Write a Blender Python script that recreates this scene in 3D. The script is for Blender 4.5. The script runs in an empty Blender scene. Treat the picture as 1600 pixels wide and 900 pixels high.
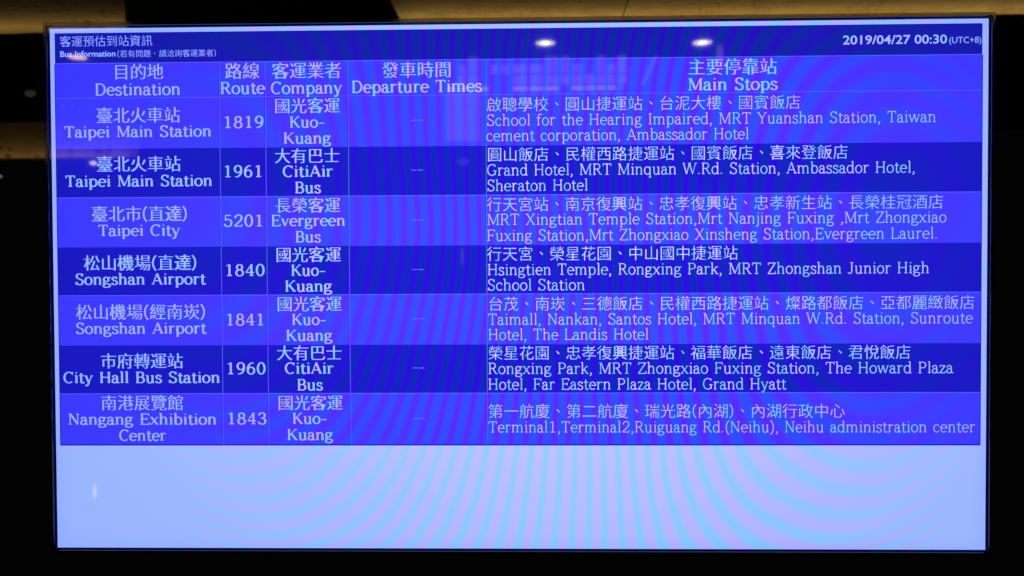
import bpy, math, random
from mathutils import Vector, Matrix

# ------------------------------------------------------------------ camera, world, lamps, exposure
scene = bpy.context.scene
COL = scene.collection
cam_data = bpy.data.cameras.new("camera")
cam = bpy.data.objects.new("camera", cam_data)
COL.objects.link(cam)
cam.location = (0.02289, -1.27784, 0.0247)
cam.rotation_euler = (1.55128, 0.00463, 0.02114)
cam_data.sensor_width = 36.0
cam_data.lens = 0.80001 * 36.0
cam_data.clip_start = 0.01
cam_data.clip_end = 60.0
cam_data.dof.use_dof = True
cam_data.dof.focus_distance = 1.278
cam_data.dof.aperture_fstop = 8.0
scene.camera = cam

world = bpy.data.worlds.new("World")
scene.world = world
world.use_nodes = True
bg = world.node_tree.nodes["Background"]
bg.inputs[0].default_value = (0.9, 0.85, 0.8, 1)
bg.inputs[1].default_value = 0.010

scene.view_settings.view_transform = 'Standard'
scene.view_settings.look = 'None'
scene.view_settings.exposure = 0.0
scene.view_settings.gamma = 1.0
scene.view_settings.use_curve_mapping = False
scene.render.engine = 'CYCLES'


def area_lamp(name, loc, aim, sx, sy, power, color):
    d = bpy.data.lights.new(name, 'AREA')
    d.shape = 'RECTANGLE'
    d.size, d.size_y = sx, sy
    d.energy = power
    d.color = color
    o = bpy.data.objects.new(name, d)
    COL.objects.link(o)
    o.location = loc
    o.rotation_euler = (Vector(aim) - Vector(loc)).to_track_quat('-Z', 'Y').to_euler()
    return o


WARM = (1.0, 0.70, 0.24)
area_lamp('added_uplight', (1.7, -3.98, 1.47), (1.7, -3.98, 2.0), 5.1, 0.04, 40, WARM)  # unseen uplights added to brighten the tan panels and beam from below
area_lamp('added_uplight', (-3.65, -4.08, 1.47), (-3.65, -4.08, 2.0), 2.5, 0.04, 11, WARM)
area_lamp('added_uplight', (-5.8, -6.93, 1.16), (-5.8, -6.93, 2.0), 3.6, 0.04, 10, (1.0, 0.66, 0.26))


# ------------------------------------------------------------------ helpers
def tag(o, label=None, cat=None, group=None, kind=None):
    for k, v in (('label', label), ('category', cat), ('group', group), ('kind', kind)):
        if v:
            o[k] = v
    return o


def empty(name, loc, label, cat, group=None):
    o = bpy.data.objects.new(name, None)
    COL.objects.link(o)
    o.location = loc
    return tag(o, label, cat, group)


def mesh_obj(name, verts, faces, mat, parent=None, smooth=False):
    me = bpy.data.meshes.new(name)
    me.from_pydata(verts, [], faces)
    me.update()
    me.materials.append(mat)
    if smooth:
        me.polygons.foreach_set('use_smooth', [True] * len(me.polygons))
    o = bpy.data.objects.new(name, me)
    COL.objects.link(o)
    o.parent = parent
    return o


def box(x0, x1, y0, y1, z0, z1):
    v = [(x, y, z) for x in (x0, x1) for y in (y0, y1) for z in (z0, z1)]
    f = [(0, 1, 3, 2), (4, 6, 7, 5), (0, 4, 5, 1), (2, 3, 7, 6), (0, 2, 6, 4), (1, 5, 7, 3)]
    return v, f


def join(parts):
    V, F = [], []
    for v, f in parts:
        n = len(V)
        V += v
        F += [tuple(i + n for i in q) for q in f]
    return V, F


# ------------------------------------------------------------------ materials
def new_mat(name):
    m = bpy.data.materials.new(name)
    m.use_nodes = True
    nt = m.node_tree
    return m, nt, nt.nodes['Principled BSDF']


def mathn(nt, op, a, b=None, c=None):
    n = nt.nodes.new('ShaderNodeMath')
    n.operation = op
    for i, s in enumerate((a, b, c)):
        if s is None:
            continue
        if isinstance(s, (int, float)):
            n.inputs[i].default_value = s
        else:
            nt.links.new(s, n.inputs[i])
    return n.outputs[0]


def smooth(nt, x, a, b):
    n = nt.nodes.new('ShaderNodeMapRange')
    n.interpolation_type = 'SMOOTHSTEP'
    nt.links.new(x, n.inputs[0])
    n.inputs[1].default_value, n.inputs[2].default_value = a, b
    n.inputs[3].default_value, n.inputs[4].default_value = 0, 1
    return n.outputs[0]


def panel_group():
    """What the lit panel does to any colour shown on it: colour interference bands of the pixel grid
    and the backlight, brighter in the middle."""
    g = bpy.data.node_groups.new('panel_light', 'ShaderNodeTree')
    g.interface.new_socket('Color', in_out='INPUT', socket_type='NodeSocketColor')
    g.interface.new_socket('Swing', in_out='INPUT', socket_type='NodeSocketFloat')
    g.interface.new_socket('Color', in_out='OUTPUT', socket_type='NodeSocketColor')
    gi = g.nodes.new('NodeGroupInput')
    go = g.nodes.new('NodeGroupOutput')
    tc = g.nodes.new('ShaderNodeTexCoord')
    sep = g.nodes.new('ShaderNodeSeparateXYZ')
    g.links.new(tc.outputs['Object'], sep.inputs[0])
    M = lambda op, a, b=None, c=None: mathn(g, op, a, b, c)
    X, Z = sep.outputs[0], sep.outputs[2]
    # phase: sine across the width, bent by a parabola in height whose node line differs above and below
    dz = M('SUBTRACT', Z, 0.12)
    up = M('POWER', M('MAXIMUM', dz, 0.0), 2.0)
    dn = M('POWER', M('ABSOLUTE', M('MINIMUM', dz, 0.0)), 2.0)
    s = M('SINE', M('MULTIPLY', M('SUBTRACT', X, 0.05), math.pi / 1.1))
    bend = M('ADD', M('MULTIPLY', up, M('ADD', X, 0.08)), M('MULTIPLY', dn, M('SUBTRACT', X, 0.13)))
    f = M('SUBTRACT', M('MULTIPLY', s, 19.5), M('MULTIPLY', bend, 70.0))
    nz = g.nodes.new('ShaderNodeTexNoise')
    nz.inputs['Scale'].default_value = 3.0
    nz.inputs['Detail'].default_value = 1.0
    g.links.new(tc.outputs['Object'], nz.inputs['Vector'])
    f = M('MULTIPLY_ADD', nz.outputs[0], 1.6, f)
    m = M('COSINE', M('MULTIPLY', f, 2 * math.pi))
    m = M('SUBTRACT', M('MULTIPLY', m, 0.92), M('MULTIPLY', M('MULTIPLY', m, m), 0.16))
    win = M('MULTIPLY', smooth(g, X, -0.70, 0.05), smooth(g, X, 0.82, 0.24))
    win = M('MULTIPLY_ADD', win, 0.95, 0.04)
    m = M('MULTIPLY', m, win)
    # backlight
    r2 = M('ADD', M('POWER', M('DIVIDE', M('SUBTRACT', X, 0.08), 0.58), 2.0), M('POWER', M('DIVIDE', M('SUBTRACT', Z, 0.06), 0.44), 2.0))
    w = M('EXPONENT', M('MULTIPLY', r2, -1.0))
    gain = M('MULTIPLY_ADD', w, 0.50, 0.68)
    # edge fall-off of the backlight within the last centimetre and a half
    edge = M('MULTIPLY', smooth(g, M('ABSOLUTE', X), 0.735, 0.700), smooth(g, M('ABSOLUTE', Z), 0.416, 0.385))
    gain = M('MULTIPLY', gain, M('MULTIPLY_ADD', edge, 0.12, 0.88))
    sc = g.nodes.new('ShaderNodeSeparateColor')
    g.links.new(gi.outputs[0], sc.inputs[0])
    R, G, B = sc.outputs
    R = M('MULTIPLY', R, gain)
    G = M('MULTIPLY', G, M('MULTIPLY_ADD', gain, 0.7, 0.3))
    B = M('MULTIPLY', B, M('MULTIPLY_ADD', gain, 0.5, 0.5))
    mr = M('MULTIPLY', m, gi.outputs[1])
    R = M('ADD', R, M('MULTIPLY', mr, M('ADD', M('MULTIPLY', R, M('MULTIPLY_ADD', R, -0.98, 0.72)), 0.002)))
    G = M('SUBTRACT', G, M('MULTIPLY', mr, M('ADD', M('MULTIPLY', G, M('MULTIPLY_ADD', G, -1.12, 0.70)), 0.004)))
    B = M('MULTIPLY', B, M('MULTIPLY_ADD', m, 0.22, 1.0))
    cc = g.nodes.new('ShaderNodeCombineColor')
    for k, v in enumerate((R, G, B)):
        g.links.new(M('MAXIMUM', v, 0.0), cc.inputs[k])
    g.links.new(cc.outputs[0], go.inputs[0])
    return g


PANEL = panel_group()
IOR = 1.9


def srgb(c):
    return tuple(((v / 255) / 12.92 if v / 255 <= 0.04045 else ((v / 255 + 0.055) / 1.055) ** 2.4) for v in c)


def screen_mat(name, rgb, blue=None, swing=1.0):
    """Lit pixels under the glossy cover of the panel."""
    m, nt, p = new_mat(name)
    g = nt.nodes.new('ShaderNodeGroup')
    g.node_tree = PANEL
    c = list(srgb(rgb))
    if blue:
        c[2] = blue
    g.inputs[0].default_value = (*c, 1)
    g.inputs[1].default_value = swing
    p.inputs['Base Color'].default_value = (0.004, 0.004, 0.005, 1)
    p.inputs['Roughness'].default_value = 0.028
    p.inputs['IOR'].default_value = IOR
    nt.links.new(g.outputs[0], p.inputs['Emission Color'])
    p.inputs['Emission Strength'].default_value = 1.0
    return m


def plain(name, rgb, rough=0.5, ior=1.5, emit=None, strength=1.0):
    m, nt, p = new_mat(name)
    p.inputs['Base Color'].default_value = (*rgb, 1)
    p.inputs['Roughness'].default_value = rough
    p.inputs['IOR'].default_value = ior
    if emit:
        p.inputs['Emission Color'].default_value = (*emit, 1)
        p.inputs['Emission Strength'].default_value = strength
    return m


M_WHITE = screen_mat('lit_white_pixels', (179, 199, 255), 1.7, 1.0)
M_TITLE = screen_mat('lit_title_blue', (28, 30, 182), None, 0.8)
M_LIGHT = screen_mat('lit_light_row_blue', (70, 63, 255), 1.35)
M_DARK = screen_mat('lit_dark_row_blue', (30, 27, 206), None, 0.9)
M_LINE = screen_mat('lit_line_blue', (104, 108, 255), 1.2)
M_NAVY = screen_mat('lit_outline_navy', (4, 6, 120))
M_TEXT = screen_mat('lit_text', (174, 204, 255), 1.7, 1.6)
M_TEXT2 = screen_mat('lit_text_on_light_row', (176, 190, 255), 1.7, 1.6)
M_THIN = screen_mat('lit_thin_text', (182, 210, 255), 1.7, 1.7)
M_THIN2 = screen_mat('lit_thin_text_on_light_row', (178, 194, 255), 1.7, 1.7)


def bezel_mat():
    m, nt, p = new_mat('black_gloss_glass')
    p.inputs['Base Color'].default_value = (0.0012, 0.0012, 0.0014, 1)
    p.inputs['IOR'].default_value = IOR
    tc = nt.nodes.new('ShaderNodeTexCoord')
    n = nt.nodes.new('ShaderNodeTexNoise')
    n.inputs['Scale'].default_value = 9.0
    n.inputs['Detail'].default_value = 6.0
    nt.links.new(tc.outputs['Object'], n.inputs['Vector'])
    mr = nt.nodes.new('ShaderNodeMapRange')
    nt.links.new(n.outputs[0], mr.inputs[0])
    mr.inputs[3].default_value, mr.inputs[4].default_value = 0.008, 0.022
    nt.links.new(mr.outputs[0], p.inputs['Roughness'])
    return m


M_BEZEL = bezel_mat()
M_FRAME = plain('satin_black_frame', (0.002, 0.002, 0.002), 0.06, 1.7)
M_EDGE = screen_mat('panel_edge_glow', (0, 0, 46))  # faint blue glow round the picture, put in as navy emission
M_HOUSING = plain('black_powder_coat', (0.01, 0.01, 0.01), 0.6)


def stone_mat(name, vscale, rad, thr, strength):
    m, nt, p = new_mat(name)
    tc = nt.nodes.new('ShaderNodeTexCoord')
    n = nt.nodes.new('ShaderNodeTexNoise')
    n.inputs['Scale'].default_value = 7.0
    n.inputs['Detail'].default_value = 8.0
    n.inputs['Roughness'].default_value = 0.62
    nt.links.new(tc.outputs['Object'], n.inputs['Vector'])
    r = nt.nodes.new('ShaderNodeValToRGB')
    e = r.color_ramp.elements
    e[0].position, e[0].color = 0.28, (0.34, 0.25, 0.13, 1)
    e[1].position, e[1].color = 0.70, (0.52, 0.42, 0.25, 1)
    nt.links.new(n.outputs[0], r.inputs[0])
    v = nt.nodes.new('ShaderNodeTexVoronoi')
    v.inputs['Scale'].default_value = vscale
    v.inputs['Randomness'].default_value = 1.0
    nt.links.new(tc.outputs['Object'], v.inputs['Vector'])
    spot = mathn(nt, 'LESS_THAN', v.outputs['Distance'], rad)
    n2 = nt.nodes.new('ShaderNodeTexNoise')
    n2.inputs['Scale'].default_value = 2.2
    nt.links.new(tc.outputs['Object'], n2.inputs['Vector'])
    spot = mathn(nt, 'MULTIPLY', spot, mathn(nt, 'GREATER_THAN', n2.outputs[0], thr))
    mx = nt.nodes.new('ShaderNodeMix')
    mx.data_type = 'RGBA'
    nt.links.new(mathn(nt, 'MULTIPLY', spot, strength), mx.inputs[0])
    nt.links.new(r.outputs[0], mx.inputs[6])
    mx.inputs[7].default_value = (0.20, 0.07, 0.03, 1)
    nt.links.new(mx.outputs[2], p.inputs['Base Color'])
    p.inputs['Roughness'].default_value = 0.7
    return m


M_STONE = stone_mat('red_speckled_tan_stone', 12.0, 0.34, 0.46, 0.95)
M_STONE2 = stone_mat('fine_speckled_tan_stone', 30.0, 0.30, 0.47, 0.8)
M_DARKCEIL = plain('dark_ceiling_paint', (0.006, 0.006, 0.006), 0.9)
M_LAMP = plain('lit_lamp_face', (0.8, 0.8, 0.8), 0.4, emit=(1.0, 0.84, 0.42), strength=7.5)
M_PEACH = plain('lit_peach_lamp_face', (0.8, 0.8, 0.8), 0.4, emit=(1.0, 0.58, 0.26), strength=10)
M_LAMPW = plain('lit_white_lamp_face', (0.8, 0.8, 0.8), 0.4, emit=(1.0, 0.93, 0.72), strength=20)
M_LAMPR = plain('lamp_trim_metal', (0.7, 0.66, 0.6), 0.3)
M_SPOT = plain('lit_small_lamp', (0.5, 0.5, 0.5), 0.4, emit=(1.0, 0.92, 0.85), strength=7)
M_DIM = plain('dim_lamp_or_patch', (0.3, 0.3, 0.3), 0.4, emit=(1.0, 0.9, 0.85), strength=0.18)
M_SPOT2 = plain('pale_streak_glow', (0.5, 0.5, 0.5), 0.4, emit=(1.0, 0.95, 0.9), strength=2.5)
M_PANE = plain('lit_window_pane', (0.2, 0.2, 0.2), 0.3, emit=(0.9, 0.62, 0.85), strength=0.6)
M_PANE2 = plain('lit_window_pane_bright', (0.2, 0.2, 0.2), 0.3, emit=(1.0, 0.76, 0.85), strength=1.4)
M_PANE3 = plain('faint_window_pane', (0.1, 0.1, 0.1), 0.3, emit=(1.0, 0.78, 0.9), strength=0.38)
M_MULL = plain('dark_window_frame', (0.02, 0.02, 0.02), 0.5)
M_SIGN = plain('faint_lit_sign', (0.1, 0.1, 0.1), 0.4, emit=(0.85, 0.95, 0.75), strength=1.2)

# ------------------------------------------------------------------ the writing on the panel: field, kind, weight, left, right, baseline (or middle), in mm from the panel's centre
LINES = [
('T', 'c', 't', -711.4, -565.7, 389.5, '客運預估到站資訊'),
('T', 's', 'b', -711.5, -624.0, 365.4, 'Bus Information'),
('T', 'c', 't', -620.9, -465.0, 369.3, '(若有問題，請洽詢客運業者)'),
('T', 's', 'b', 506.5, 664.6, 372.3, '2019/04/27 00:30'),
('T', 's', 'b', 668.1, 716.4, 372.4, '(UTC+8)'),
('H', 'c', 'b', -627.2, -549.3, 341.1, '目的地'),
('H', 'l', 'b', -656.5, -522.1, 304.6, 'Destination'),
('H', 'c', 'b', -450.5, -397.7, 340.9, '路線'),
('H', 'l', 'b', -458.3, -389.4, 305.1, 'Route'),
('H', 'c', 'b', -376.7, -268.9, 340.5, '客運業者'),
('H', 'l', 'b', -378.7, -268.2, 304.5, 'Company'),
('H', 'c', 'b', -204.2, -97.6, 340.0, '發車時間'),
('H', 'l', 'b', -252.1, -50.1, 305.0, 'Departure Times'),
('H', 'c', 'b', 270.3, 405.0, 340.0, '主要停靠站'),
('H', 'l', 'b', 270.1, 406.2, 304.0, 'Main Stops'),
(1, 'c', 'b', -655.0, -523.7, 273.4, '臺北火車站'),
(1, 'l', 'b', -706.0, -473.9, 239.3, 'Taipei Main Station'),
(1, 'l', 'b', -454.7, -391.2, 252.0, '1819'),
(1, 'c', 'b', -373.4, -272.4, 285.9, '國光客運'),
(1, 'l', 'b', -349.8, -295.7, 251.9, 'Kuo-'),
(1, 'l', 'b', -359.8, -286.2, 226.9, 'Kuang'),
(1, 'd', 't', -159.9, -141.8, 261.6, '--'),
(1, 'c', 't', -41.8, 441.6, 284.9, '啟聰學校、圓山捷運站、台泥大樓、國賓飯店'),
(1, 'l', 't', -41.7, 648.7, 252.1, 'School for the Hearing Impaired, MRT Yuanshan Station, Taiwan'),
(1, 'l', 't', -42.6, 362.7, 228.3, 'cement corporation, Ambassador Hotel'),
(2, 'c', 'b', -655.6, -523.6, 197.2, '臺北火車站'),
(2, 'l', 'b', -705.6, -473.5, 162.0, 'Taipei Main Station'),
(2, 'l', 'b', -455.4, -393.2, 175.2, '1961'),
(2, 'c', 'b', -373.8, -273.3, 208.0, '大有巴士'),
(2, 'l', 'b', -361.4, -283.5, 175.1, 'CitiAir'),
(2, 'l', 'b', -342.5, -302.9, 149.7, 'Bus'),
(2, 'd', 't', -160.3, -141.9, 184.2, '--'),
(2, 'c', 't', -41.2, 514.3, 207.6, '圓山飯店、民權西路捷運站、國賓飯店、喜來登飯店'),
(2, 'l', 't', -41.9, 617.3, 174.9, 'Grand Hotel, MRT Minquan W.Rd. Station, Ambassador Hotel,'),
(2, 'l', 't', -41.5, 114.3, 150.8, 'Sheraton Hotel'),
(3, 'c', 'b', -664.8, -513.7, 119.0, '臺北市(直達)'),
(3, 'l', 'b', -654.3, -525.8, 84.4, 'Taipei City'),
(3, 'l', 'b', -456.1, -392.8, 98.0, '5201'),
(3, 'c', 'b', -373.7, -272.8, 130.8, '長榮客運'),
(3, 'l', 'b', -380.2, -264.7, 98.3, 'Evergreen'),
(3, 'l', 'b', -342.6, -303.6, 72.8, 'Bus'),
(3, 'd', 't', -160.5, -142.0, 106.4, '--'),
(3, 'c', 't', -42.1, 660.1, 130.1, '行天宮站、南京復興站、忠孝復興站、忠孝新生站、長榮桂冠酒店'),
(3, 'l', 't', -41.8, 665.1, 98.0, 'MRT Xingtian Temple Station,Mrt Nanjing Fuxing ,Mrt Zhongxiao'),
(3, 'l', 't', -42.4, 652.2, 73.3, 'Fuxing Station,Mrt Zhongxiao Xinsheng Station,Evergreen Laurel.'),
(4, 'c', 'b', -678.2, -499.8, 42.0, '松山機場(直達)'),
(4, 'l', 'b', -692.1, -486.3, 7.7, 'Songshan Airport'),
(4, 'l', 'b', -454.9, -391.9, 20.5, '1840'),
(4, 'c', 'b', -373.7, -272.4, 53.6, '國光客運'),
(4, 'l', 'b', -349.8, -296.6, 20.4, 'Kuo-'),
(4, 'l', 'b', -359.7, -286.6, -4.3, 'Kuang'),
(4, 'd', 't', -160.7, -142.2, 29.2, '--'),
(4, 'c', 't', -42.5, 345.7, 53.1, '行天宮、榮星花園、中山國中捷運站'),
(4, 'l', 't', -41.7, 639.5, 20.0, 'Hsingtien Temple, Rongxing Park, MRT Zhongshan Junior High'),
(4, 'l', 't', -41.8, 109.3, -3.9, 'School Station'),
(5, 'c', 'b', -691.8, -486.8, -35.4, '松山機場(經南崁)'),
(5, 'l', 'b', -692.4, -486.3, -69.8, 'Songshan Airport'),
(5, 'l', 'b', -454.4, -392.7, -57.2, '1841'),
(5, 'c', 'b', -372.8, -272.1, -23.8, '國光客運'),
(5, 'l', 'b', -349.3, -296.2, -56.7, 'Kuo-'),
(5, 'l', 'b', -358.8, -286.7, -81.7, 'Kuang'),
(5, 'd', 't', -160.3, -141.9, -47.7, '--'),
(5, 'c', 't', -40.9, 708.7, -24.9, '台茂、南崁、三德飯店、民權西路捷運站、燦路都飯店、亞都麗緻飯店'),
(5, 'l', 't', -41.1, 705.9, -57.6, 'Taimall, Nankan, Santos Hotel, MRT Minquan W.Rd. Station, Sunroute'),
(5, 'l', 't', -41.2, 207.8, -81.4, 'Hotel, The Landis Hotel'),
(6, 'c', 'b', -653.6, -523.8, -112.8, '市府轉運站'),
(6, 'l', 'b', -713.6, -464.9, -147.5, 'City Hall Bus Station'),
(6, 'l', 'b', -454.5, -392.0, -134.1, '1960'),
(6, 'c', 'b', -373.7, -272.3, -100.7, '大有巴士'),
(6, 'l', 'b', -361.2, -285.2, -133.4, 'CitiAir'),
(6, 'l', 'b', -342.0, -302.7, -159.5, 'Bus'),
(6, 'd', 't', -159.9, -141.9, -124.9, '--'),
(6, 'c', 't', -41.3, 611.4, -101.6, '榮星花園、忠孝復興捷運站、福華飯店、遠東飯店、君悅飯店'),
(6, 'l', 't', -41.5, 676.6, -134.5, 'Rongxing Park, MRT Zhongxiao Fuxing Station, The Howard Plaza'),
(6, 'l', 't', -41.6, 420.3, -159.2, 'Hotel, Far Eastern Plaza Hotel, Grand Hyatt'),
(7, 'c', 'b', -654.1, -523.9, -178.9, '南港展覽館'),
(7, 'l', 'b', -706.7, -471.1, -213.5, 'Nangang Exhibition'),
(7, 'l', 'b', -625.8, -551.8, -239.1, 'Center'),
(7, 'l', 'b', -454.1, -391.5, -213.1, '1843'),
(7, 'c', 'b', -372.8, -271.7, -179.2, '國光客運'),
(7, 'l', 'b', -349.8, -296.2, -212.4, 'Kuo-'),
(7, 'l', 'b', -358.6, -287.2, -238.1, 'Kuang'),
(7, 'd', 't', -159.5, -141.1, -204.3, '--'),
(7, 'c', 't', -41.8, 510.7, -192.8, '第一航廈、第二航廈、瑞光路(內湖)、內湖行政中心'),
(7, 'l', 't', -41.5, 710.9, -226.3, 'Terminal1,Terminal2,Ruiguang Rd.(Neihu), Neihu administration center'),
]

# ------------------------------------------------------------------ serif letters drawn as pen strokes (em units)
CAP, XH = 0.68, 0.47
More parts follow.
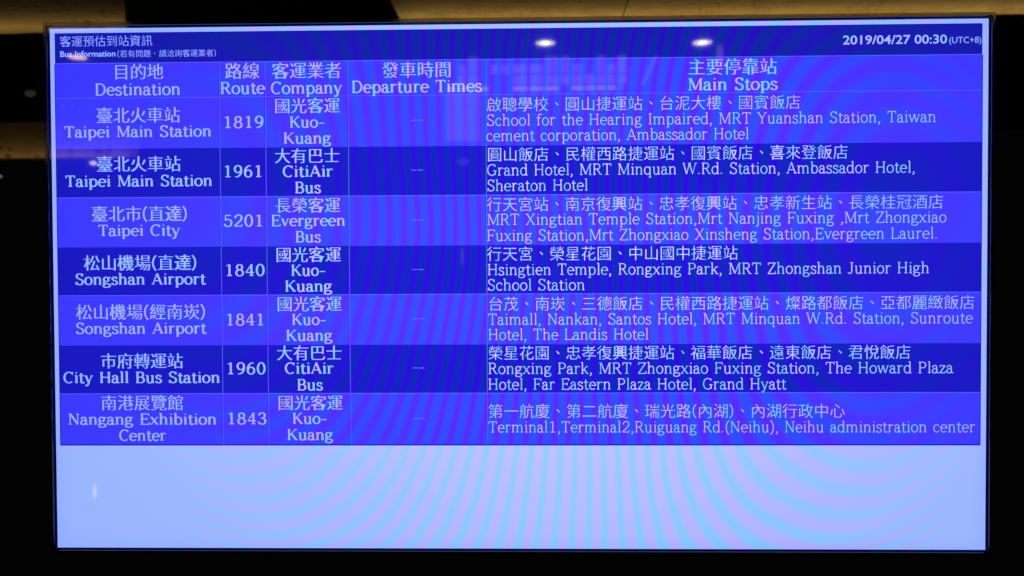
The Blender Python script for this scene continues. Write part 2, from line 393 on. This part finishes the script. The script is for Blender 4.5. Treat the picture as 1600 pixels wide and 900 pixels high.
# adv ; L x0 y0 x1 y1 [w] line (w: t thin, k thick) ; A cx cy rx ry a0 a1 arc ; B cubic ; H x0 x1 y hairline ; V x y0 y1 stem
# S x y half serif ; D x y r dot
GLYPHS = {
'A': ".66;L .32 .68 .08 .01 t;L .32 .68 .57 .01 k;H .16 .48 .23;S .08 0 .07;S .57 0 .08",
'B': ".60;V .14 0 .68;H .06 .34 .665;A .33 .51 .145 .16 90 -90;H .14 .36 .35;A .35 .18 .17 .17 90 -90;H .06 .36 .015",
'C': ".64;A .35 .34 .27 .335 48 312;L .56 .68 .56 .52 t",
'D': ".68;V .14 0 .68;H .06 .33 .665;A .32 .34 .27 .325 90 -90;H .06 .33 .015",
'E': ".61;V .14 0 .68;H .06 .53 .665;L .53 .68 .53 .54 t;H .14 .42 .35;L .42 .43 .42 .27 t;H .06 .55 .015;L .55 0 .55 .15 t",
'F': ".57;V .14 0 .68;H .06 .52 .665;L .52 .68 .52 .54 t;H .14 .40 .34;L .40 .42 .40 .26 t;S .14 0 .09",
'G': ".70;A .35 .34 .27 .335 48 322;L .56 .68 .56 .53 t;V .57 .04 .29;H .45 .66 .29",
'H': ".72;V .14 0 .68;V .57 0 .68;H .14 .57 .35;S .14 0 .08;S .57 0 .08;S .14 .68 .08;S .57 .68 .08",
'I': ".31;V .155 0 .68;S .155 0 .09;S .155 .68 .09",
'J': ".42;V .26 .12 .68;A .14 .13 .12 .13 0 -150;S .26 .68 .09",
'K': ".68;V .14 0 .68;L .55 .68 .17 .29 t;L .27 .41 .57 .01 k;S .14 0 .08;S .14 .68 .08;S .55 .68 .07;S .58 0 .08",
'L': ".57;V .14 0 .68;S .14 .68 .08;H .06 .53 .015;L .53 0 .53 .17 t",
'M': ".84;L .13 0 .13 .68 t;L .15 .68 .42 .04 k;L .42 .04 .69 .68 t;V .70 0 .68;S .13 0 .08;S .70 0 .09;S .11 .68 .06;S .73 .68 .06",
'N': ".71;L .13 0 .13 .68 t;L .13 .68 .57 .02 k;L .57 .02 .57 .68 t;S .13 0 .08;S .11 .68 .06;S .57 .68 .08",
'O': ".70;A .35 .34 .28 .335 0 360",
'P': ".58;V .14 0 .68;H .06 .33 .665;A .33 .495 .17 .17 90 -90;H .14 .33 .325;S .14 0 .09",
'R': ".65;V .14 0 .68;H .06 .33 .665;A .33 .505 .16 .16 90 -90;H .14 .34 .345;L .33 .34 .53 .02 k;S .14 0 .08;S .57 0 .06",
'S': ".54;B .44 .53 .42 .73 .10 .73 .10 .52;B .10 .52 .10 .33 .46 .38 .46 .17;B .46 .17 .46 -.05 .12 -.05 .075 .17;L .455 .68 .455 .53 t;L .07 0 .07 .16 t",
'T': ".62;V .31 0 .68;H .06 .56 .665;L .06 .68 .06 .53 t;L .56 .68 .56 .53 t;S .31 0 .10",
'W': ".93;L .07 .67 .26 .01 k;L .26 .01 .45 .67 t;L .44 .67 .65 .01 k;L .65 .01 .84 .67 t;S .08 .68 .07;S .45 .68 .09;S .85 .68 .07",
'X': ".68;L .12 .67 .56 .01 k;L .55 .67 .11 .01 t;S .12 .68 .08;S .56 .68 .07;S .11 0 .07;S .56 0 .08",
'Y': ".64;L .09 .67 .33 .31 k;L .56 .67 .33 .31 t;V .33 0 .31;S .33 0 .09;S .09 .68 .08;S .56 .68 .07",
'Z': ".60;H .09 .53 .665;L .09 .68 .09 .54 t;L .53 .67 .08 .01 k;H .07 .54 .015;L .54 0 .54 .15 t",
'a': ".47;B .08 .36 .09 .50 .33 .51 .33 .33;L .33 .34 .33 .08;B .33 .10 .33 -.02 .41 .0 .44 .05;B .33 .29 .2 .28 .06 .25 .06 .12;B .06 .12 .06 -.03 .27 -.03 .33 .11;D .095 .35 .036",
'b': ".55;V .13 0 .71;H .04 .13 .695;A .29 .235 .185 .23 0 360",
'c': ".47;A .26 .235 .19 .23 48 318;D .40 .36 .036",
'd': ".55;A .25 .235 .185 .23 0 360;V .42 0 .71;H .33 .42 .695;H .42 .51 .015",
'e': ".49;A .255 .235 .195 .23 0 315;H .07 .44 .255",
'f': ".34;V .14 0 .56;A .26 .56 .12 .135 180 45;S .14 0 .08;H .03 .28 .455;D .345 .645 .034",
'g': ".51;A .22 .325 .14 .14 0 360;B .14 .20 .02 .13 .08 .06 .22 .055;B .22 .055 .42 .05 .46 -.01 .44 -.07;B .44 -.07 .40 -.20 .05 -.20 .06 -.07;B .06 -.07 .07 .0 .12 .03 .2 .055;L .31 .43 .47 .45 t;D .46 .44 .03",
'h': ".57;V .13 0 .71;H .04 .13 .695;B .13 .33 .18 .48 .43 .54 .43 .30;V .43 0 .31;S .13 0 .075;S .43 0 .075",
'i': ".28;V .15 0 .47;H .06 .15 .455;S .15 0 .08;D .145 .635 .045",
'j': ".26;V .16 -.05 .47;H .07 .16 .455;A .06 -.05 .10 .12 0 -120;D .155 .635 .045",
'k': ".54;V .13 0 .71;H .04 .13 .695;L .41 .46 .16 .20 t;L .23 .28 .44 .01 k;S .13 0 .075;S .42 .47 .07;S .45 0 .07",
'l': ".28;V .15 0 .71;H .06 .15 .695;S .15 0 .08",
'm': ".86;V .13 0 .47;H .04 .13 .455;B .13 .33 .17 .48 .42 .54 .42 .30;V .42 0 .31;B .42 .33 .46 .48 .71 .54 .71 .30;V .71 0 .31;S .13 0 .07;S .42 0 .07;S .71 0 .07",
'n': ".57;V .13 0 .47;H .04 .13 .455;B .13 .33 .18 .48 .43 .54 .43 .30;V .43 0 .31;S .13 0 .075;S .43 0 .075",
'o': ".51;A .255 .235 .195 .23 0 360",
'p': ".55;V .13 -.19 .47;H .04 .13 .455;A .29 .235 .185 .23 0 360;S .13 -.19 .08",
'q': ".55;A .25 .235 .185 .23 0 360;V .42 -.19 .47;S .42 -.19 .08",
'r': ".42;V .13 0 .47;H .04 .13 .455;B .13 .28 .16 .42 .22 .49 .34 .455;D .36 .425 .038;S .13 0 .08",
's': ".41;B .32 .36 .31 .51 .07 .51 .075 .355;B .075 .355 .08 .23 .35 .27 .35 .12;B .35 .12 .35 -.04 .08 -.04 .06 .11;L .335 .47 .335 .37 t;L .055 0 .055 .10 t",
't': ".34;V .15 .11 .60;B .15 .12 .15 -.04 .27 -.03 .32 .06;H .03 .30 .455",
'u': ".57;L .13 .47 .13 .16;B .13 .17 .13 -.06 .34 -.05 .42 .12;V .42 0 .47;H .04 .13 .455;H .33 .42 .455;H .42 .51 .015",
'v': ".50;L .08 .46 .25 .01 k;L .42 .46 .25 .01 t;S .08 .47 .065;S .42 .47 .06",
'w': ".75;L .07 .46 .22 .01 k;L .22 .01 .37 .46 t;L .36 .46 .52 .01 k;L .52 .01 .67 .46 t;S .07 .47 .06;S .37 .47 .07;S .67 .47 .06",
'x': ".50;L .08 .46 .41 .01 k;L .40 .46 .07 .01 t;S .08 .47 .065;S .41 .47 .06;S .07 0 .06;S .41 0 .065",
'y': ".51;L .08 .46 .26 .01 k;L .43 .46 .26 .01 t;B .26 .01 .20 -.14 .15 -.21 .07 -.16;D .08 -.145 .034;S .08 .47 .065;S .43 .47 .06",
'z': ".44;H .07 .38 .455;L .07 .47 .07 .37 t;L .38 .46 .06 .01 k;H .05 .39 .015;L .39 0 .39 .11 t",
'0': ".60;A .30 .34 .20 .335 0 360",
'1': ".60;V .31 0 .68;L .31 .66 .15 .60 t;S .31 0 .14",
'2': ".60;B .12 .50 .14 .74 .50 .74 .49 .50;B .49 .50 .48 .32 .20 .20 .10 .02;H .09 .50 .02;L .50 .0 .51 .13 t;D .14 .51 .035",
'3': ".60;B .13 .54 .17 .72 .46 .72 .46 .53;B .46 .53 .46 .38 .34 .36 .24 .36;B .24 .36 .36 .36 .50 .33 .50 .18;B .50 .18 .50 -.05 .14 -.05 .10 .14;D .14 .54 .034;D .12 .14 .034",
'4': ".60;V .39 0 .68;L .39 .67 .07 .20 t;H .07 .54 .20;S .39 0 .11",
'5': ".60;L .16 .67 .14 .36 t;H .16 .47 .655;B .14 .36 .22 .46 .50 .46 .50 .22;B .50 .22 .50 -.06 .13 -.05 .10 .14;D .12 .14 .034",
'6': ".60;A .30 .21 .19 .205 0 360;B .11 .22 .09 .52 .25 .68 .46 .66",
'8': ".60;A .30 .51 .155 .155 0 360;A .30 .18 .20 .18 0 360",
'9': ".60;A .30 .47 .19 .205 0 360;B .49 .46 .51 .16 .35 .0 .14 .02",
',': ".26;D .12 .04 .045;B .145 .05 .16 -.03 .13 -.08 .07 -.12",
'.': ".26;D .12 .04 .048",
'-': ".42;H .05 .37 .255",
'(': ".34;B .29 .74 .04 .54 .04 .06 .29 -.14",
')': ".34;B .05 .74 .30 .54 .30 .06 .05 -.14",
' ': ".36;",
}


def stroke_glyph(ch, stem, hair, cache={}):
    key = (ch, stem, hair)
    if key in cache:
        return cache[key]
    adv, _, rest = GLYPHS[ch].partition(';')
    V, F, layer = [], [], []

    def strip(pts, wfun):
        n0 = len(V)
        L = len(layer_count)
        for i, (x, y) in enumerate(pts):
            a = pts[max(i - 1, 0)]
            b = pts[min(i + 1, len(pts) - 1)]
            dx, dy = b[0] - a[0], b[1] - a[1]
            q = math.hypot(dx, dy) or 1
            w = wfun(dx / q, dy / q) / 2
            V.append((x - dy / q * w, y + dx / q * w, L))
            V.append((x + dy / q * w, y - dx / q * w, L))
        for i in range(len(pts) - 1):
            k = n0 + 2 * i
            F.append((k, k + 1, k + 3, k + 2))
        layer_count.append(0)

    layer_count = []
    auto = lambda dx, dy: hair + (stem - hair) * abs(dy) ** 1.5
    for op in rest.split(';'):
        t = op.split()
        if not t:
            continue
        c = t[0]
        if c == 'L':
            x0, y0, x1, y1 = map(float, t[1:5])
            w = {'t': hair, 'k': stem}.get(t[5]) if len(t) > 5 else None
            strip([(x0, y0), (x1, y1)], (lambda dx, dy, w=w: w) if w else auto)
        elif c == 'V':
            x, y0, y1 = map(float, t[1:4])
            strip([(x, y0), (x, y1)], lambda dx, dy: stem)
        elif c == 'H':
            x0, x1, y = map(float, t[1:4])
            strip([(x0, y), (x1, y)], lambda dx, dy: hair)
        elif c == 'S':
            x, y, h = map(float, t[1:4])
            yy = y + hair / 2 if y in (0, -.19) else y - hair / 2
            strip([(x - h, yy), (x + h, yy)], lambda dx, dy: hair)
        elif c == 'D':
            x, y, r = map(float, t[1:4])
            r = r * (0.75 + 4.0 * (stem - .05))
            n0 = len(V)
            for k in range(10):
                V.append((x + r * math.cos(k * .6283), y + r * math.sin(k * .6283), len(layer_count)))
            F.append(tuple(range(n0, n0 + 10)))
            layer_count.append(0)
        elif c == 'A':
            cx, cy, rx, ry, a0, a1 = map(float, t[1:7])
            n = max(6, int(abs(a1 - a0) / 18))
            strip([(cx + rx * math.cos(math.radians(a0 + (a1 - a0) * i / n)),
                    cy + ry * math.sin(math.radians(a0 + (a1 - a0) * i / n))) for i in range(n + 1)], auto)
        elif c == 'B':
            p = list(map(float, t[1:9]))
            pts = []
            for i in range(11):
                s = i / 10
                b0, b1, b2, b3 = (1 - s) ** 3, 3 * s * (1 - s) ** 2, 3 * s * s * (1 - s), s ** 3
                pts.append((b0 * p[0] + b1 * p[2] + b2 * p[4] + b3 * p[6], b0 * p[1] + b1 * p[3] + b2 * p[5] + b3 * p[7]))
            strip(pts, auto)
    cache[key] = (float(adv), V, F)
    return cache[key]


# ------------------------------------------------------------------ characters taken from the built-in interface font
def font_glyphs(chars, offset):
    objs = {}
    for ch in chars:
        cu = bpy.data.curves.new('glyph', 'FONT')
        cu.body = ch
        cu.size = 1.0
        cu.offset = offset
        cu.resolution_u = 3
        o = bpy.data.objects.new('glyph', cu)
        COL.objects.link(o)
        objs[ch] = o
    bpy.context.view_layer.update()
    dg = bpy.context.evaluated_depsgraph_get()
    out = {}
    for ch, o in objs.items():
        me = bpy.data.meshes.new_from_object(o.evaluated_get(dg))
        V = [(v.co.x, v.co.y, 0) for v in me.vertices]
        F = [tuple(p.vertices) for p in me.polygons]
        area = sum(p.area for p in me.polygons)
        out[ch] = (V, F, area)
        bpy.data.meshes.remove(me)
    for o in objs.values():
        cu = o.data
        bpy.data.objects.remove(o)
        bpy.data.curves.remove(cu)
    return out


CH = sorted({c for l in LINES if l[1] == 'c' for c in l[6] if c not in '()、，'})
REG = font_glyphs(CH, 0.0)
THIN = dict(REG)

todo = list(CH)
for off in (-0.0125, -0.0095, -0.006, -0.003):
    t = font_glyphs(todo, off)
    left = []
    for ch in todo:
        want = 1 - 2 * abs(off) / 0.070
        if t[ch][2] > REG[ch][2] * want * 0.93 and t[ch][2] < REG[ch][2] * want * 1.075:
            THIN[ch] = t[ch]
        else:
            left.append(ch)
    todo = left
    if not todo:
        break


STEP = 1.2e-5      # each stroke lies this much in front of the one before


def place(parts, V, F, sx, sy, ox, oz, y0):
    parts.append(([(ox + x * sx, y0 - k * STEP, oz + y * sy) for x, y, k in V], F))


def cjk_advance(c):
    return 0.36 if c in '()' else 1.0


def line_mesh(kind, weight, x0, x1, z, text, y0, em=None):
    """A line of lettering on the panel plane; x0, x1, z in mm, returns verts and faces in metres."""
    parts = []
    X0, X1, Z = x0 / 1e3, x1 / 1e3, z / 1e3
    if kind == 'c':
        total = sum(cjk_advance(c) for c in text)
        s = (X1 - X0) / (total - 0.10)
        pen = X0 - 0.05 * s
        bold = weight == 'b'
        for c in text:
            if c in '()':
                adv, V, F = stroke_glyph(c, .10 if bold else .06, .05 if bold else .04)
                place(parts, V, F, s, s, pen, Z - 0.32 * s, y0)
            elif c == '、':
                n = 8
                V = [(.40, .50, 0), (.44, .52, 0), (.56, .42, 0), (.60, .36, 0), (.60, .32, 0), (.56, .31, 0), (.50, .37, 0)]
                place(parts, V, [tuple(range(7))], s, s, pen, Z - 0.40 * s, y0)
            elif c == '，':
                V = [(.42, .48, 0), (.50, .50, 0), (.54, .44, 0), (.50, .34, 0), (.44, .30, 0), (.47, .40, 0), (.42, .42, 0)]
                place(parts, V, [tuple(range(7))], s, s, pen, Z - 0.40 * s, y0)
            else:
                V, F, _ = THIN[c]
                shifts = (-.022, 0, .022) if bold else (-.006, .006)
                for k, sh in enumerate(shifts):
                    place(parts, V, F, s, s, pen + sh * s, Z - 0.380 * s, y0 - k * 1.3e-5)
            pen += cjk_advance(c) * s
    elif kind == 'l':
        bold = weight == 'b'
        stem, hair = (.112, .056) if bold else (.064, .043)
        gl = [stroke_glyph(c, stem, hair) for c in text]
        total = sum(g[0] for g in gl) - 0.06 - (0.02)
        s = (X1 - X0) / total
        em = em or 0.0252
        pen = X0 - 0.05 * s
        for adv, V, F in gl:
            place(parts, V, F, s, em, pen, Z, y0)
            pen += adv * s
    return join(parts)


def sans_mesh(x0, x1, z, cap, text, y0, offset=0.010):
    t = font_glyphs([text, 'H'], offset)
    V, F, _ = t[text]
    hx = max(v[1] for v in t['H'][0])
    a, b = min(v[0] for v in V), max(v[0] for v in V)
    sx = (x1 - x0) / 1e3 / (b - a)
    sy = cap / 1e3 / hx
    return [(x0 / 1e3 + (x - a) * sx, y0, z / 1e3 + y * sy) for x, y, k in V], F


# ------------------------------------------------------------------ the information display
display = empty('information_display', (0, 0, 0),
                'large black-framed bus information screen glowing blue, with a seven-row timetable in Chinese and English',
                'screen')
TX0, TX1 = -0.7203, 0.7186
WX, WZ = 0.728, 0.4095

# housing and the black glass round the panel: one sheet with an opening
v, f = box(-1.02, 1.02, 0.030, 0.085, -0.62, 0.66)
mesh_obj('housing', v, f, M_HOUSING, display)


def ring(x0, x1, z0, z1, X0, X1, Z0, Z1, y):
    V = [(X0, y, Z0), (X1, y, Z0), (X1, y, Z1), (X0, y, Z1), (x0, y, z0), (x1, y, z0), (x1, y, z1), (x0, y, z1)]
    F = [(0, 1, 5, 4), (1, 2, 6, 5), (2, 3, 7, 6), (3, 0, 4, 7)]
    return V, F


FX, FZ = WX + 0.0105, WZ + 0.0095           # outer edge of the slim inner frame
rf = ring(-FX, FX, -FZ, FZ, -1.02, 1.02, -0.62, 0.66, -0.001)
rb = ring(-FX, FX, -FZ, FZ, -1.02, 1.02, -0.62, 0.66, 0.030)
V, F = join([rf, rb])
for a, b in ((0, 1), (1, 2), (2, 3), (3, 0)):
    F.append((a, b, b + 8, a + 8))
    F.append((4 + a, 4 + b, 12 + b, 12 + a))
mesh_obj('glass_surround', V, F, M_BEZEL, display)


def frame_bar(p, q, inward):
    """Mitred bar of the slim frame from corner p to corner q (outer corners); 6.5 mm wide with bevelled edges."""
    prof = [(0.0, -0.0005), (0.0008, -0.0022), (0.0052, -0.0022), (0.0062, -0.0004), (0.0062, 0.006), (0.0, 0.006)]
    d = Vector(q) - Vector(p)
    L = d.length
    d.normalize()
    n = Vector(inward)
    V = []
    for end in (0, 1):
        for w, y in prof:
            c = Vector(p) + d * (w if end == 0 else L - w) + n * w
            V.append((c.x, y, c.z))
    k = len(prof)
    F = [(i, (i + 1) % k, k + (i + 1) % k, k + i) for i in range(k)]
    return V, F


for p, q, n in (((-FX, 0, -FZ), (FX, 0, -FZ), (0, 0, 1)), ((-FX, 0, FZ), (FX, 0, FZ), (0, 0, -1)),
                ((-FX, 0, -FZ), (-FX, 0, FZ), (1, 0, 0)), ((FX, 0, -FZ), (FX, 0, FZ), (-1, 0, 0))):
    v, f = frame_bar(p, q, n)
    mesh_obj('frame_bar', v, f, M_FRAME, display)

# the panel: painted edge glow, then the lit white picture, then the coloured fields each a hair in front
def sheet(x0, x1, z0, z1, y):
    return [(x0, y, z0), (x1, y, z0), (x1, y, z1), (x0, y, z1)], [(0, 1, 2, 3)]


v, f = sheet(-FX + 0.006, FX - 0.006, -FZ + 0.006, FZ - 0.006, 0.0006)
mesh_obj('panel_edge', v, f, M_EDGE, display)
v, f = sheet(-WX, WX, -WZ, WZ, 0.0)
screen = mesh_obj('screen', v, f, M_WHITE, display)

v, f = sheet(TX0 - 0.0012, TX1 + 0.0012, -0.2470, 0.3545, -0.0002)
mesh_obj('table_outline', v, f, M_NAVY, screen)

RZ = [0.3555, 0.3010, 0.2222, 0.1452, 0.0676, -0.0090, -0.0873, -0.1641, -0.2452]
CX = [TX0, -0.4610, -0.3888, -0.2590, -0.0439, TX1]

rows = {}
v, f = sheet(TX0, TX1, RZ[0], 0.4025, -0.0004)
rows['T'] = mesh_obj('title_bar', v, f, M_TITLE, display)
for i in range(8):
    name = 'header_row' if i == 0 else 'table_row'
    light = i in (0, 1, 3, 5, 7)
    zt, zb = RZ[i], RZ[i + 1]
    v, f = sheet(TX0, TX1, zb, zt, -0.0004)
    r = mesh_obj(name, v, f, M_LIGHT if light else M_DARK, display)
    rows['H' if i == 0 else i] = r
    # hairline along the top of the row and the column lines
    if i != 1:
        v, f = sheet(TX0, TX1, zt - 0.0010, zt - 0.0001, -0.0006)
        mesh_obj('row_line', v, f, M_LINE if light else M_LIGHT, r)
    else:
        v, f = sheet(TX0, TX1, zt - 0.0008, zt - 0.0002, -0.0006)
        mesh_obj('row_line', v, f, M_LINE, r)
    for c in CX[1:5]:
        v, f = sheet(c, c + 0.0009, zb, zt - 0.0011, -0.0007)
        mesh_obj('column_line', v, f, M_LINE, r)
        v, f = sheet(c - 0.0011, c - 0.0002, zb, zt - 0.0011, -0.0007)
        mesh_obj('column_line', v, f, M_DARK if light else M_TITLE, r)

Y0 = -0.0010
for row, kind, weight, x0, x1, z, text in LINES:
    r = rows[row]
    light = row in ('H', 1, 3, 5, 7)
    if kind == 's':
        cap = 8.9 if text.startswith('Bus') else 13.2 if text.startswith('2019') else 9.3
        v, f = sans_mesh(x0, x1, z, cap, text, Y0, -0.006 if '(' in text else 0.012)
        m = M_TEXT
    elif kind == 'd':
        w = (x1 - x0) / 1e3
        v, f = join([sheet(x0 / 1e3, x0 / 1e3 + w * 0.45, z / 1e3 - 0.0006, z / 1e3 + 0.0007, Y0),
                     sheet(x0 / 1e3 + w * 0.55, x1 / 1e3, z / 1e3 - 0.0006, z / 1e3 + 0.0007, Y0)])
        m = M_LINE
    else:
        em = 0.0272 if row == 'H' else 0.0268 if text.isdigit() else 0.0254
        v, f = line_mesh(kind, weight, x0, x1, z, text, Y0, em)
        if weight == 'b':
            m = M_TEXT2 if light else M_TEXT
        else:
            m = M_THIN2 if light else M_THIN
        if row == 'T':
            m = M_TEXT2
    mesh_obj('lettering', v, f, m, r)

# ------------------------------------------------------------------ the hall behind the viewer, seen only as reflections in the glass
def slab(name, x0, x1, y0, y1, z0, z1, mat, label, cat, group=None):
    v, f = box(x0, x1, y0, y1, z0, z1)
    o = mesh_obj(name, v, f, mat)
    return tag(o, label, cat, group)


def prism(outline, z0, z1):
    n = len(outline)
    V = [(x, y, z0) for x, y in outline] + [(x, y, z1) for x, y in outline]
    F = [tuple(range(n)), tuple(range(2 * n - 1, n - 1, -1))] + [(k, (k + 1) % n, n + (k + 1) % n, n + k) for k in range(n)]
    return V, F


o = mesh_obj('ceiling_panel', *prism([(-4.7, -4.33), (-3.62, -4.23), (-3.2, -4.195), (-2.648, -4.143), (-1.25, -1.2), (-4.7, -1.2)], 1.650, 1.75), M_STONE)
tag(o, 'tan stone ceiling panel with red speckles reflected at the top left corner', 'ceiling panel')
slab('ceiling_panel', -0.80, 0.62, -4.05, -1.2, 1.650, 1.75, M_STONE2,
     'smooth tan ceiling panel reflected above the middle of the screen', 'ceiling panel')
slab('ceiling_panel', 0.63, 4.2, -4.05, -1.2, 1.655, 1.75, M_STONE2,
     'long speckled tan ceiling panel reflected above the right half of the screen', 'ceiling panel')
slab('wall_beam', -7.5, -3.94, -7.2, -7.0, 1.215, 1.575, M_STONE,
     'warm lit tan wall beam reflected across the left edge of the screen', 'beam')
o = mesh_obj('ceiling', *box(-12, 12, -14, -4.35, 2.60, 2.70), M_DARKCEIL)
tag(o, kind='structure')


def downlight(x, y, z, r, mat, label):
    root = empty('ceiling_light', (x, y, z), label, 'ceiling light', 'round ceiling lights reflected in the glass')
    n = 32
    ring_v, ring_f = [], []
    for k in range(n):
        a = 2 * math.pi * k / n
        c, s = math.cos(a), math.sin(a)
        ring_v += [(c * r, s * r, -0.004), (c * r * 1.14, s * r * 1.14, -0.004), (c * r * 1.14, s * r * 1.14, 0.0)]
    for k in range(n):
        a, b = 3 * k, 3 * ((k + 1) % n)
        ring_f += [(a, a + 1, b + 1, b), (a + 1, a + 2, b + 2, b + 1)]
    mesh_obj('trim_ring', ring_v, ring_f, M_LAMPR, root)
    dv = [(math.cos(2 * math.pi * k / n) * r, math.sin(2 * math.pi * k / n) * r, -0.002) for k in range(n)]
    d = mesh_obj('lamp_face', dv, [tuple(range(n))], mat, root)
    if mat is M_LAMP and x > -1:
        dv = [(math.cos(2 * math.pi * k / n) * r * .4, math.sin(2 * math.pi * k / n) * r * .4, -0.006) for k in range(n)]
        mesh_obj('bulb', dv, [tuple(range(n))], M_LAMPW, root)
    return root


downlight(0.214, -7.99, 2.598, 0.108, M_LAMP, 'bright round ceiling light reflected in the title bar above Main Stops left side')
downlight(1.98, -8.04, 2.598, 0.108, M_LAMP, 'round ceiling light reflected in the title bar above the words Main Stops')
downlight(-5.33, -8.39, 2.598, 0.100, M_PEACH, 'peach coloured round ceiling light reflected under the words Bus Information')

# lit shop window with dark bars, a faint patchwork in the middle of the table head
win = empty('lit_window', (0, 0, 0), 'faint pinkish window wall with dark bars reflected left of the words Main Stops', 'window')
random.seed(4)
xs, x = [], -0.79
while x < 1.02:
    xs.append(x)
    x += random.uniform(0.09, 0.17)
for i in range(len(xs) - 1):
    if random.random() < 0.85:
        mesh_obj('pane', *box(xs[i] + 0.012, xs[i + 1] - 0.012, -6.82, -6.80, 1.800, 1.845), M_PANE2, win)
    if random.random() < 0.75:
        mesh_obj('pane', *box(xs[i] + 0.014, xs[i + 1] - 0.014, -6.82, -6.80, 1.86, 1.955), M_PANE, win)
    if random.random() < 0.75:
        mesh_obj('pane', *box(xs[i] + 0.014, xs[i + 1] - 0.014, -6.82, -6.80, 1.97, random.choice((2.14, 2.06))), M_PANE3 if random.random() < .5 else M_PANE, win)
for z0, z1 in ((1.32, 1.48), (1.49, 1.655), (1.665, 1.78)):
    mesh_obj('pane', *box(-0.79, -0.46, -6.82, -6.80, z0, z1), M_PANE3, win)
for x in xs:
    mesh_obj('bar', *box(x - 0.010, x + 0.010, -6.84, -6.78, 1.79, 2.15), M_MULL, win)
for z in (1.79, 1.852, 1.962, 2.148):
    mesh_obj('rail', *box(xs[0] - 0.02, xs[-1] + 0.02, -6.845, -6.775, z - 0.006, z + 0.006), M_MULL, win)
for (xa, za), (xb, zb), w in (((1.136, 1.846), (1.272, 2.128), 0.035), ((0.92, 1.80), (1.00, 2.02), 0.05)):  # tilted glowing bars added for diagonal reflected streaks, no part of the window
    v = [(x + s, y, z) for x, z in ((xa, za), (xb, zb)) for s in (-w / 2, w / 2) for y in (-6.82, -6.80)]
    f = [(0, 1, 3, 2), (4, 6, 7, 5), (0, 4, 5, 1), (2, 3, 7, 6), (0, 2, 6, 4), (1, 5, 7, 3)]
    mesh_obj('streak_bar', v, f, M_PANE, win)


def small_lamp_or_glow(x, y, z, rx, rz, mat, label, cat='wall lamp'):
    """Oval glowing face in a shallow dish on a dark wall."""
    root = empty('wall_lamp_or_glow', (x, y, z), label, cat)
    n = 20
    rings = [(0.0, 0.012), (0.6, 0.010), (1.0, 0.0)]
    V = [(0, 0.012, 0)]
    for q, d in rings[1:]:
        V += [(rx * q * math.cos(2 * math.pi * k / n), d, rz * q * math.sin(2 * math.pi * k / n)) for k in range(n)]
    F = [(0, 1 + k, 1 + (k + 1) % n) for k in range(n)]
    F += [(1 + k, 1 + n + k, 1 + n + (k + 1) % n, 1 + (k + 1) % n) for k in range(n)]
    mesh_obj('lamp_face', V, F, mat, root, True)
    V = [(rx * s * math.cos(2 * math.pi * k / n), d, rz * s * math.sin(2 * math.pi * k / n)) for s, d in ((1.0, -0.001), (1.15, 0.004), (1.15, -0.03)) for k in range(n)]
    F = [(r * n + k, r * n + (k + 1) % n, (r + 1) * n + (k + 1) % n, (r + 1) * n + k) for r in (0, 1) for k in range(n)]
    mesh_obj('dish', V, F, M_MULL, root, True)


small_lamp_or_glow(-5.38, -6.98, 1.022, 0.040, 0.018, M_SIGN, 'dim greenish oval lamp reflected at the far left edge of the black surround')
small_lamp_or_glow(-4.36, -6.90, 1.140, 0.034, 0.020, M_SPOT, 'small white lamp reflected on the first character of the second Taipei row')
small_lamp_or_glow(-5.04, -6.98, 1.863, 0.060, 0.035, M_DIM, 'very faint grey lamp reflected on the black surround left of the table head')
small_lamp_or_glow(-4.66, -6.90, 1.711, 0.018, 0.018, M_DIM, 'faint tiny lamp, left one of a pair above Taipei Main Station', 'small lamp')
small_lamp_or_glow(-4.57, -6.90, 1.709, 0.014, 0.020, M_DIM, 'faint tiny lamp, right one of a pair above Taipei Main Station', 'small lamp')
small_lamp_or_glow(-0.64, -6.98, 1.135, 0.060, 0.040, M_DIM, 'soft pinkish glowing oval added for a faint light patch near the dashes of the second row')  # this and the next three: glowing ovals added for reflected patches and streaks
small_lamp_or_glow(1.933, -6.98, 2.175, 0.038, 0.110, M_PANE, 'short upright glowing oval added for a reflected light bar beside the characters of Main Stops')
small_lamp_or_glow(-2.826, -4.0, -1.400, 0.009, 0.052, M_SPOT2, 'thin upright glowing oval added for a pale highlight in the pale lower left part of the screen')
small_lamp_or_glow(-0.409, -4.0, 0.127, 0.009, 0.060, M_PANE3, 'thin faint upright glowing oval added for a streak between the dashes and the fourth row')
